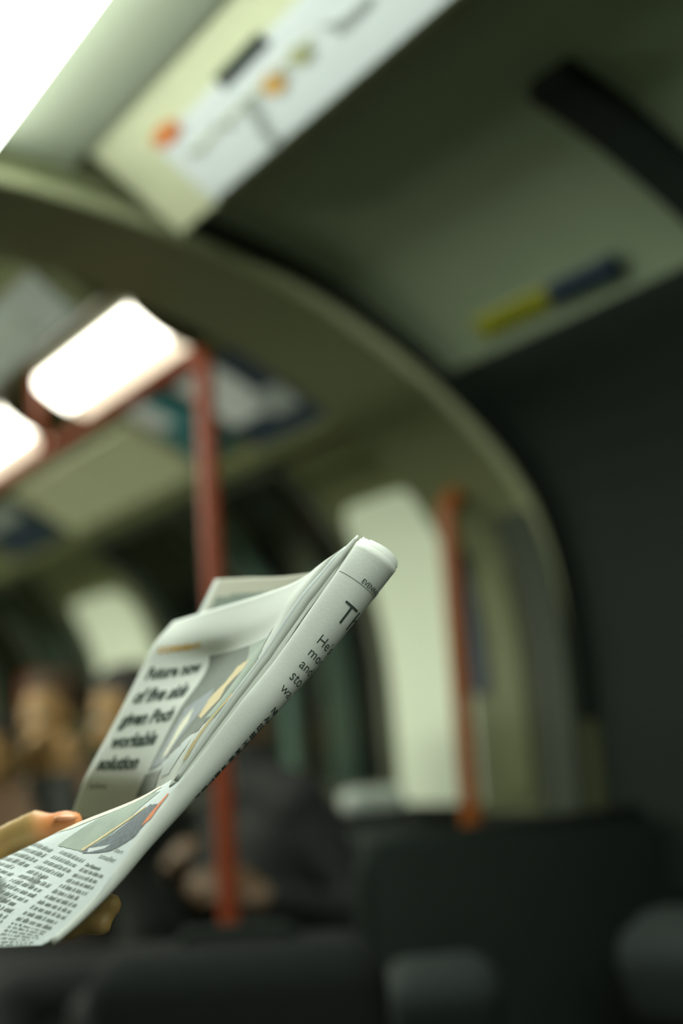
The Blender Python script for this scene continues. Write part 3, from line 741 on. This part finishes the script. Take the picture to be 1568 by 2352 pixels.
def reader():
    B = Body(); pv = Vector((-.33, 1.02, .60)); hc = Vector((-.17, 1.0, 1.30))
    up = hc - pv; chest = pv + up * .5; neck = pv + up * .8
    shr = neck + Vector((-.01, -.185, -.09)); shl = neck + Vector((-.01, .185, -.09))
    B.ell(pv + Vector((0, 0, .02)), (.135, .175, .13), 1)
    B.chain([pv + Vector((0, 0, .03)), pv + up * .3, chest], [.135, .125, .13], 0)
    for s in (1, -1): B.cap(pv + up * .28 + Vector((0, .06 * s, 0)), chest + Vector((0, .085 * s, .02)), .115, .112, 0)
    B.cap(shr, shl, .062, .062, 0)
    for q in (shr, shl): B.cap(neck - Vector((0, 0, .05)), q, .07, .06, 0)
    B.cap(neck - Vector((0, 0, .04)), hc - Vector((.02, 0, .05)), .056, .052, 3)
    # right (near) hand: thumb above the page, fingers below it
    wr_ = P(-235, 2095, 1.02); el = ik(shr, wr_, .30, .27, (-.2, -.5, -1))
    B.chain([shr, el, wr_ + (el - wr_).normalized() * .05], [.056, .046, .036], 0)
    B.cap(wr_ + (el - wr_).normalized() * .06, wr_, .027, .026, 3)
    kn = [P(-28, 2020, .975), P(-40, 2062, .965), P(-62, 2100, .96), P(-95, 2132, .96)]
    for j, q in enumerate(kn): B.cap(wr_.lerp(P(-235, 2060 + 25 * j, 1.01), .5), q, .016, .0115, 3)
    B.cap(kn[0], kn[3], .012, .010, 3); B.cap(wr_, P(-110, 2050, .995), .02, .016, 3)
    tips = [[P(85, 2050, .945), P(180, 2066, .925), P(256, 2078, .905)], [P(80, 2088, .935), P(165, 2110, .912), P(232, 2124, .90)],
            [P(40, 2118, .93), P(110, 2132, .912), P(160, 2136, .90)], [P(-20, 2140, .935), P(30, 2146, .92), P(75, 2144, .91)]]
    for q, t, r0 in zip(kn, tips, (.0105, .0108, .0100, .0085)):
        B.chain([q] + t, [r0, r0 * .93, r0 * .86, r0 * .72], 3)
    B.chain([P(-170, 2075, 1.01), P(-60, 1985, 1.005), P(20, 1927, 1.0), P(84, 1900, .995)], [.017, .0145, .0112, .0122], 3)
    B.chain([P(84, 1900, .995), P(118, 1902, .993), P(150, 1893, .991), P(166, 1890, .990)], [.0122, .0098, .0104, .0085], 4)
    # left (far) hand closed on the far edge of the paper
    wl = P(-330, 2060, 1.20); el = ik(shl, wl, .30, .27, (-.2, .5, -1))
    B.chain([shl, el, wl + (el - wl).normalized() * .05], [.056, .046, .036], 0)
    B.cap(wl + (el - wl).normalized() * .06, wl, .027, .026, 3)
    for off, bend, r0 in ((0, 0, .0105), (36, 4, .0108), (70, 0, .010), (100, -14, .0085)):
        k0 = P(-250 + bend, 1975 + off, 1.15); B.cap(wl, k0, .016, .0118, 3)
        B.chain([k0, P(-205 + bend, 1985 + off, 1.11), P(-190 + bend, 1998 + off, 1.075), P(-200 + bend, 2010 + off, 1.05)], [r0, r0 * .93, r0 * .86, r0 * .72], 3)
    B.chain([P(-290, 1990, 1.17), P(-250, 1950, 1.12), P(-215, 1955, 1.07), P(-190, 1985, 1.035)], [.016, .0135, .0115, .009], 3)
    for s in (1, -1):
        hip = pv + Vector((.02, .09 * s, 0)); k2 = pv + Vector((.43, .12 * s, .03))
        B.cap(hip, k2, .088, .062, 1); B.chain([k2, k2 + Vector((0, 0, -.28)), k2 + Vector((-.01, 0, -.53))], [.06, .056, .043], 1)
        B.cap(k2 + Vector((-.05, 0, -.585)), k2 + Vector((.16, .01 * s, -.588)), .043, .034, 2)
    hR = Matrix.Rotation(-.05, 3, 'Z') @ Matrix.Rotation(.3, 3, 'Y')
    head_prims(B, hc, hR, 3)
    o = B.build('person', [M['coat_k'], M['trouser'], M['shoe'], M['skin_r'], M['skin_r']], .0036, 3)
    head_parts(o, hc, hR, M['hair'])
    c = P(152, 1878, .981); v, f = ell_vf(c, (.0085, .0065, .0022), Matrix((ray(300, 1860).normalized().cross(Vector((0, 0, 1))), Vector((0, 1, 0)), Vector((0, 0, 1)))).transposed(), 12, 8)
    mesh('thumb_nail', v, f, M['nail'], o, True)
    tag(o, 'reader at the left edge whose bare thumb and fingers hold the newspaper', 'person', 'passengers in the carriage')
reader()
# ------------------------------------------------------------------ the newspaper
npr = empty('newspaper', P(400, 1750, .9))
tag(npr, 'folded newspaper held up in the middle, its spine rolled towards upper right', 'newspaper')
def cr(p0, p1, p2, p3, t):
    return .5 * ((2 * p1) + (p2 - p0) * t + (2 * p0 - 5 * p1 + 4 * p2 - p3) * t * t + (3 * p1 - p0 - 3 * p2 + p3) * t ** 3)
def hermite(pts, x):
    """smooth curve through points at whole-number x, tangents weighted by the spacing"""
    n = len(pts); i = max(0, min(n - 2, int(math.floor(x)))); t = x - i
    h = lambda k: max((pts[k + 1] - pts[k]).length, 1e-6)
    def tan(k):
        if k == 0: return (pts[1] - pts[0]) / h(0)
        if k == n - 1: return (pts[-1] - pts[-2]) / h(n - 2)
        a, b = h(k - 1), h(k); return ((pts[k] - pts[k - 1]) / a * b + (pts[k + 1] - pts[k]) / b * a) / (a + b)
    H = h(i); m0 = tan(i) * H; m1 = tan(i + 1) * H; t2, t3 = t * t, t ** 3
    return pts[i] * (2 * t3 - 3 * t2 + 1) + m0 * (t3 - 2 * t2 + t) + pts[i + 1] * (-2 * t3 + 3 * t2) + m1 * (t3 - t2)
class Sheet:
    """smooth surface through a grid of points; u along a row, v down the rows, in grid units"""
    def __init__(s, g): s.g = [[P(*c) for c in row] for row in g]; s.nv = len(g); s.nu = len(g[0])
    def at(s, u, v): return hermite([hermite(r, u) for r in s.g], v)
    def off(s, u, v, h):
        e = .02; p = s.at(u, v); n = (s.at(u + e, v) - s.at(u - e, v)).cross(s.at(u, v + e) - s.at(u, v - e))
        if n.length < 1e-12: return p
        n.normalize()
        if n.dot(EYE - p) < 0: n = -n
        return p + n * h
    def build(s, name, mat, nu, nv, parent, th=.00012):
        V = [s.at((s.nu - 1) * i / nu, (s.nv - 1) * j / nv) for j in range(nv + 1) for i in range(nu + 1)]
        Fc = [(j * (nu + 1) + i, j * (nu + 1) + i + 1, (j + 1) * (nu + 1) + i + 1, (j + 1) * (nu + 1) + i) for j in range(nv) for i in range(nu)]
        o = mesh(name, V, Fc, mat, parent, True)
        if th:
            sd = o.modifiers.new('thick', 'SOLIDIFY'); sd.thickness = th; sd.offset = 0
        return o
    def patch(s, name, poly, mat, parent, h=.0003, step=.05):
        us = [p[0] for p in poly]; vs = [p[1] for p in poly]
        nu = max(2, int((max(us) - min(us)) / step)); nv = max(2, int((max(vs) - min(vs)) / step))
        def inside(x, y):
            c = False
            for (x1, y1), (x2, y2) in zip(poly, poly[1:] + poly[:1]):
                if (y1 > y) != (y2 > y) and x < (x2 - x1) * (y - y1) / (y2 - y1) + x1: c = not c
            return c
        U = lambda i: min(us) + (max(us) - min(us)) * i / nu; Vv = lambda j: min(vs) + (max(vs) - min(vs)) * j / nv
        idx = {}; V = []; Fc = []
        def vid(i, j):
            if (i, j) not in idx: idx[(i, j)] = len(V); V.append(s.off(U(i), Vv(j), h))
            return idx[(i, j)]
        for j in range(nv):
            for i in range(nu):
                if inside(U(i + .5), Vv(j + .5)): Fc.append((vid(i, j), vid(i + 1, j), vid(i + 1, j + 1), vid(i, j + 1)))
        return mesh(name, V, Fc, mat, parent, True)
def text_mesh(body, bold=0.0, res=3, sub=.16):
    cu = bpy.data.curves.new('t', 'FONT'); cu.body = body; cu.size = 1; cu.offset = bold; cu.resolution_u = res; cu.fill_mode = 'FRONT'
    o = bpy.data.objects.new('t', cu); COL.objects.link(o)
    dg = bpy.context.evaluated_depsgraph_get(); me = bpy.data.meshes.new_from_object(o.evaluated_get(dg))
    V = [Vector(v.co) for v in me.vertices]; Fc = [tuple(p.vertices) for p in me.polygons]
    bm = bmesh.new(); bm.from_mesh(me); bmesh.ops.remove_doubles(bm, verts=bm.verts, dist=1e-5); bmesh.ops.triangulate(bm, faces=bm.faces)
    for _ in range(4):
        le = [e for e in bm.edges if e.calc_length() > sub]
        if not le: break
        bmesh.ops.subdivide_edges(bm, edges=le, cuts=1); bmesh.ops.triangulate(bm, faces=[q for q in bm.faces if len(q.verts) > 3])
    V = [v.co.copy() for v in bm.verts]; bm.verts.index_update(); Fc = [tuple(v.index for v in q.verts) for q in bm.faces]; bm.free()
    bpy.data.objects.remove(o); bpy.data.curves.remove(cu); bpy.data.meshes.remove(me)
    return V, Fc
def text_on(fn, body, bold=0.):      # fn(tx, ty, width) -> point, tx in font units from the left, ty up from the base line
    V, Fc = text_mesh(body, bold); x0 = min(v.x for v in V); x1 = max(v.x for v in V)
    return [fn((v.x - x0), v.y, x1 - x0) for v in V], Fc
# ---- the rolled spine
SPL = [(816, 1246), (720, 1386), (628, 1520), (555, 1609), (472, 1718), (395, 1820), (319, 1922), (250, 2020), (180, 2100), (112, 2164)]
SPR = [(911, 1309), (800, 1450), (703, 1563), (618, 1656), (520, 1760), (435, 1850), (349, 1943), (272, 2033), (197, 2108), (127, 2168)]
SPD = [.942, .930, .917, .906, .895, .884, .872, .860, .848, .838]
AX, RD = [], []
for (a, b, d) in zip(SPL, SPR, SPD):
    w_ = math.hypot(b[0] - a[0], b[1] - a[1]); r_ = w_ * .505
    n_ = Vector((b[0] - a[0], b[1] - a[1])) / w_; c_ = Vector(b) - n_ * r_
    AX.append(P(c_.x, c_.y, d)); RD.append(r_ * d / F)
CUM = [0.]
for a, b in zip(AX, AX[1:]): CUM.append(CUM[-1] + (b - a).length)
def axis_at(s):                       # s metres from the tip (may be a little negative)
    k = 0
    while k < len(CUM) - 2 and s > CUM[k + 1]: k += 1
    t = (s - CUM[k]) / (CUM[k + 1] - CUM[k])
    g = lambda A, i: A[max(0, min(len(A) - 1, i))]
    if t < 0: return AX[0] + (AX[1] - AX[0]) * t, RD[0]
    p0 = AX[k - 1] if k > 0 else AX[0] * 2 - AX[1]; p3 = AX[k + 2] if k + 2 < len(AX) else AX[-1] * 2 - AX[-2]
    return cr(p0, AX[k], AX[k + 1], p3, t), RD[k] + (RD[k + 1] - RD[k]) * t
def roll_pt(s, th, dr_=0.0, kr=1.0):
    c, r = axis_at(s); a, _ = axis_at(s - .004); b, _ = axis_at(s + .004); t = (b - a).normalized()
    e2 = (EYE - c).normalized(); e2 = (e2 - t * e2.dot(t)).normalized(); e1 = e2.cross(t)
    if e1.dot(m3 @ Vector((.8, -.6, 0))) < 0: e1 = -e1
    w = 1 + .02 * math.sin(s * 40 + 1) * math.sin(th * 2)
    return c + (e1 * math.cos(th) + e2 * math.sin(th)) * (r * kr * w + dr_)
def roll_sheet(name, s0, s1, th0, th1, kr, mat, ns=60, nt=40, wob=.0, spiral=0.):
    V = []
    for i in range(ns + 1):
        s = s0 + (s1 - s0) * i / ns
        for k in range(nt + 1):
            t = k / nt; th = th0 + (th1 - th0) * t
            ss = s + (wob * math.sin(th * 3 + 1) if i == 0 else 0)
            V.append(roll_pt(ss, th, 0, kr - spiral * t))
    Fc = [(i * (nt + 1) + k, i * (nt + 1) + k + 1, (i + 1) * (nt + 1) + k + 1, (i + 1) * (nt + 1) + k) for i in range(ns) for k in range(nt)]
    o = mesh(name, V, Fc, mat, npr, True); sd = o.modifiers.new('thick', 'SOLIDIFY'); sd.thickness = .00014; sd.offset = -1
    return o
D2R = math.pi / 180
front = roll_sheet('front_page', 0.0, CUM[-1], 158 * D2R, -190 * D2R, 1.0, M['paper'], 70, 48, .0003, .05)
roll_sheet('inner_page', -.0028, CUM[-1] * .5, 150 * D2R, -195 * D2R, .955, M['paper'], 30, 40, .0004, .05)
roll_sheet('inner_page', -.0046, CUM[-1] * .5, 128 * D2R, -200 * D2R, .915, M['paper'], 30, 40, .0005, .06)
roll_sheet('inner_page', -.0038, CUM[-1] * .5, 120 * D2R, -200 * D2R, .87, M['paper_b'], 30, 40, .0005, .06)
roll_sheet('inner_page', -.0044, CUM[-1] * .5, 160 * D2R, -200 * D2R, .82, M['paper'], 30, 40, .0006, .08)
PXM = .93 / F
def roll_text(name, body, s_base, th_left, size, bold=0., sx=1., mat='ink'):
    def fn(x, y, w):
        s = s_base - y * size; _, r = axis_at(s)
        return roll_pt(s, th_left - x * size * sx / r, .00022)
    v, f = text_on(fn, body, bold); return mesh(name, v, f, M[mat], front)
def roll_line(name, s, th0, th1, wd, mat='ink'):
    n = 40; V = []
    for k in range(n + 1):
        th = th0 + (th1 - th0) * k / n; V += [roll_pt(s, th, .0002), roll_pt(s + wd, th, .0002)]
    return mesh(name, V, [(2 * k, 2 * k + 1, 2 * k + 3, 2 * k + 2) for k in range(n)], M[mat], front)
roll_line('page_rule', 84 * PXM, 150 * D2R, -40 * D2R, .0003)
roll_text('masthead', 'EVENING STANDARD', 81 * PXM, 81 * D2R, .0047, .014, .86)
roll_text('headline', 'The', 187 * PXM, 84 * D2R, .0222, -.008, .92)
for k, t in enumerate(('He\'s', 'mor', 'and', 'sto', 'wa')):
    roll_text('standfirst', t, (253 + 34.5 * k) * PXM, (80 - .6 * k) * D2R, .0098, -.002, .95)
for k, t in enumerate(('N', 'A', 'E', 'B', 'H', 'M', 'R', 'a', 'B', 'T', 'E', 'N')):
    roll_text('column_head', t * 2, (440 + 27 * k) * PXM * (1 - .006 * k), (46 - 1.2 * k) * D2R, .0062, .03, .9, 'ink')
# ---- folded edge beside the roll
FE = [(822, 1231), (773, 1289), (703, 1375), (612, 1509), (543, 1600), (465, 1709), (392, 1812)]
FD = [.926, .921, .914, .904, .896, .888, .881]
FR = [3.0, 9.5, 11.0, 9.5, 8.0, 6.0, 3.5]
fpts, frad = [], []
for k in range(len(FE) - 1):
    for q in range(6):
        t = q / 6; fpts.append(P(FE[k][0] + (FE[k + 1][0] - FE[k][0]) * t, FE[k][1] + (FE[k + 1][1] - FE[k][1]) * t, FD[k] + (FD[k + 1] - FD[k]) * t))
        frad.append((FR[k] + (FR[k + 1] - FR[k]) * t + .5 * math.sin(3.1 * k + q)) * .92 / F)
tube('folded_edge', fpts, frad, M['paper'], npr, 12)
fp2 = [p + (m3 @ Vector((-.9, .35, .25))).normalized() * (r * .75) for p, r in zip(fpts, frad)][3:]
tube('folded_edge', fp2, [r * .62 for r in frad][3:], M['paper_b'], npr, 10)
# ---- far page
A = Sheet([
    [(398, 1427, 1.125), (500, 1396, 1.08), (600, 1366, 1.035), (690, 1330, .985), (762, 1276, .945), (815, 1240, .952)],
    [(352, 1482, 1.115), (462, 1470, 1.075), (560, 1440, 1.03), (645, 1398, .98), (700, 1362, .942), (742, 1356, .945)],
    [(328, 1530, 1.110), (478, 1507, 1.065), (555, 1488, 1.02), (615, 1462, .972), (650, 1432, .937), (694, 1422, .938)],
    [(262, 1660, 1.095), (405, 1640, 1.045), (472, 1612, 1.00), (525, 1582, .955), (566, 1560, .920), (612, 1550, .924)],
    [(196, 1785, 1.090), (335, 1780, 1.035), (390, 1748, .975), (430, 1712, .935), (462, 1690, .904), (504, 1684, .906)],
    [(162, 1880, 1.125), (290, 1890, 1.06), (345, 1860, .985), (380, 1826, .923), (402, 1800, .894), (430, 1784, .895)]])
pa = A.build('far_page', M['paper'], 60, 60, npr)
def uvtext(S, par, body, u0, u1, vb, vt, bold=0., mat='ink', h=.0003, name='headline'):
    def fn(x, y, w): return S.off(u0 + (u1 - u0) * x / w, vb + (vt - vb) * y / .7, h)
    v, f = text_on(fn, body, bold); return mesh(name, v, f, M[mat], par)
for body, u0, u1, vt, vb in (('Future now', .14, .90, 2.06, 2.26), ('of five side', .13, .90, 2.44, 2.68), ('given Poch', .12, .94, 2.86, 3.08), ('workable', .14, .86, 3.24, 3.46), ('solution', .12, .74, 3.62, 3.85)):
    uvtext(A, pa, body, u0, u1, vb, vt, .05)
uvtext(A, pa, 'COMMENT', .15, .98, 1.45, 1.15, .05, 'amber_ink', name='page_tag')
uvtext(A, pa, 'byline', .14, .40, 4.22, 4.12, .02, 'ink_soft', name='page_text')
A.patch('page_picture', [(1.03, 2.0), (3.35, 2.0), (3.9, 2.6), (3.8, 3.9), (2.6, 3.75), (1.05, 3.95)], M['pic_dark'], pa, .00025, .06)
A.patch('page_picture', [(2.3, 2.0), (3.7, 2.02), (4.05, 2.9), (4.0, 3.7), (3.4, 3.6), (3.0, 2.7)], M['pic_green'], pa, .0004, .05)
A.patch('page_picture', [(2.35, 2.42), (2.75, 2.36), (2.95, 2.62), (2.75, 2.9), (2.95, 3.2), (2.6, 3.45), (2.2, 3.3), (2.15, 2.95), (2.4, 2.75)], M['pic_tan'], pa, .0005, .025)
A.patch('page_picture', [(1.25, 2.95), (2.0, 2.75), (2.2, 3.1), (1.9, 3.5), (1.6, 3.9), (1.06, 3.9)], M['pic_blue'], pa, .0005, .025)
A.patch('page_picture', [(1.4, 3.2), (1.6, 3.0), (1.75, 3.3), (1.55, 3.75), (1.35, 3.8)], M['pic_cream'], pa, .0006, .03)
A.patch('page_picture', [(1.12, 3.96), (2.6, 3.78), (3.3, 3.85), (2.5, 4.4), (1.95, 4.3), (1.75, 4.05)], M['paper_b'], pa, .0005, .05)
A.patch('page_picture', [(1.02, 4.0), (1.7, 4.06), (1.75, 4.45), (1.0, 4.45)], M['pic_dark'], pa, .0006, .05)
A.patch('page_line', [(3.95, 2.7), (4.01, 2.7), (3.96, 4.5), (3.88, 4.5)], M['pic_tan'], pa, .0006, .03)
# ---- page behind
Cc = Sheet([[(494, 1331, 1.16), (565, 1327, 1.13), (640, 1325, 1.09), (740, 1312, 1.025)],
            [(472, 1376, 1.15), (550, 1372, 1.12), (630, 1365, 1.08), (735, 1340, 1.02)],
            [(445, 1430, 1.14), (530, 1425, 1.11), (615, 1410, 1.07), (720, 1375, 1.01)],
            [(400, 1520, 1.13), (500, 1510, 1.10), (590, 1490, 1.06), (690, 1430, 1.00)]])
pc = Cc.build('back_page', M['paper_c'], 24, 24, npr)
Cc.patch('page_margin', [(0, 0), (.16, 0), (.16, 3), (0, 3)], M['paper'], pc, .0003, .05)
Cc.patch('page_picture', [(.3, .9), (2.6, .7), (2.9, 1.6), (.3, 1.9)], M['ink_soft'], pc, .0003, .1)
# ---- near page, bending over towards the eye
Bs = Sheet([
    [(527, 1652, .930), (530, 1648, .909), (534, 1643, .905), (538, 1638, .902), (543, 1632, .899)],
    [(474, 1728, .930), (477, 1722, .905), (482, 1718, .900), (487, 1714, .896), (492, 1708, .893)],
    [(350, 1836, .955), (352, 1816, .925), (368, 1818, .904), (382, 1822, .892), (394, 1826, .884)],
    [(172, 1925, .985), (172, 1894, .950), (212, 1912, .915), (256, 1934, .888), (302, 1950, .868)],
    [(0, 2015, 1.00), (-4, 1977, .965), (72, 1996, .920), (150, 2024, .880), (232, 2050, .853)],
    [(-170, 2095, 1.00), (-175, 2055, .965), (-75, 2082, .915), (30, 2116, .870), (140, 2148, .842)],
    [(-240, 2180, .99), (-240, 2140, .955), (-140, 2165, .905), (-30, 2178, .860), (96, 2172, .842)]])
pb = Bs.build('near_page', M['paper_b'], 48, 70, npr)
Bs.patch('page_picture', [(1.25, 2.1), (2.0, 2.0), (2.6, 2.6), (2.75, 3.05), (2.55, 3.38), (1.75, 3.45), (1.5, 2.8)], M['pic_green'], pb, .0003, .02)
Bs.patch('page_picture', [(2.75, 2.25), (3.3, 2.2), (3.72, 2.5), (3.75, 2.8), (3.3, 3.18), (2.62, 3.4), (2.55, 3.36), (2.75, 2.9)], M['pic_slate'], pb, .0004, .02)
Bs.patch('page_picture', [(3.35, 2.0), (3.6, 2.0), (3.85, 2.45), (3.65, 2.62), (3.5, 2.4)], M['pic_orange'], pb, .0005, .015)
Bs.patch('page_line', [(2.6, 2.3), (2.72, 2.3), (2.55, 3.36), (2.46, 3.36)], M['pic_tan'], pb, .0005, .02)
Bs.patch('page_picture', [(1.05, 1.9), (1.6, 1.9), (1.35, 3.1), (1.05, 3.3)], M['pic_cream'], pb, .0004, .02)
Bs.patch('page_picture', [(2.62, 3.28), (3.1, 3.05), (3.05, 3.16), (2.72, 3.36)], M['paper_b'], pb, .0005, .012)
uvtext(Bs, pb, 'start', 3.45, 3.80, 3.160, 3.060, .0, 'ink_soft', name='standfirst')
uvtext(Bs, pb, 'smaller', 3.16, 3.78, 3.370, 3.260, .0, 'ink_soft', name='standfirst')
uvtext(Bs, pb, 'Dan Kilpatrick', 3.03, 3.55, 3.600, 3.530, .02, 'ink', name='byline')
def pseudo(S, name, u0, u1, v0, v1, nlines, parent, seed, frac=.52):
    """columns of body type too small to read: strokes grouped into words"""
    rnd = random.Random(seed); V, Fc = [], []
    for L in range(nlines):
        vt = v0 + (v1 - v0) * L / nlines; h = (v1 - v0) / nlines * frac; u = u0; end = u1 - (rnd.random() * .3 if L % 5 == 4 else rnd.random() * .04)
        while u < end - .05:
            for k in range(rnd.randint(2, 8)):
                if u > end - .02: break
                w = rnd.choice((.008, .011, .014)); hh = h * (1.35 if rnd.random() < .2 else 1.0); n = len(V)
                for (a, b) in ((u, vt + h - hh), (u + w, vt + h - hh), (u + w, vt + h), (u, vt + h)): V.append(S.off(a, b, .0003))
                Fc.append((n, n + 1, n + 2, n + 3)); u += w + .008
            u += .03
    return tag(mesh(name, V, Fc, M['body_ink'], parent), kind='stuff')
pseudo(Bs, 'body_text', 3.02, 3.80, 3.660, 6.000, 17, pb, 3)
pseudo(Bs, 'body_text', 2.02, 2.92, 3.500, 6.000, 19, pb, 4)
pseudo(Bs, 'body_text', 1.10, 1.92, 3.550, 6.000, 19, pb, 5)
sm_ = bpy.data.materials.new('show_through_ink'); sm_.use_nodes = True; nt_ = sm_.node_tree; b_ = nt_.nodes['Principled BSDF']
b_.inputs['Base Color'].default_value = (.07, .09, .07, 1); b_.inputs['Roughness'].default_value = .8
tc_ = nt_.nodes.new('ShaderNodeTexCoord'); nz_ = nt_.nodes.new('ShaderNodeTexNoise'); nz_.inputs['Scale'].default_value = 45; nz_.inputs['Detail'].default_value = 2
rp_ = nt_.nodes.new('ShaderNodeValToRGB'); rp_.color_ramp.elements[0].position = .40; rp_.color_ramp.elements[1].position = .72; rp_.color_ramp.elements[1].color = (.8, .8, .8, 1)
nt_.links.new(tc_.outputs['Object'], nz_.inputs['Vector']); nt_.links.new(nz_.outputs['Fac'], rp_.inputs['Fac']); nt_.links.new(rp_.outputs['Color'], b_.inputs['Alpha'])
M['show'] = sm_
Bs.patch('show_through', [(1.9, 4.25), (2.5, 4.05), (2.62, 4.3), (2.45, 4.9), (2.5, 5.5), (1.8, 5.6), (1.5, 4.9)], M['show'], pb, .00022, .05)
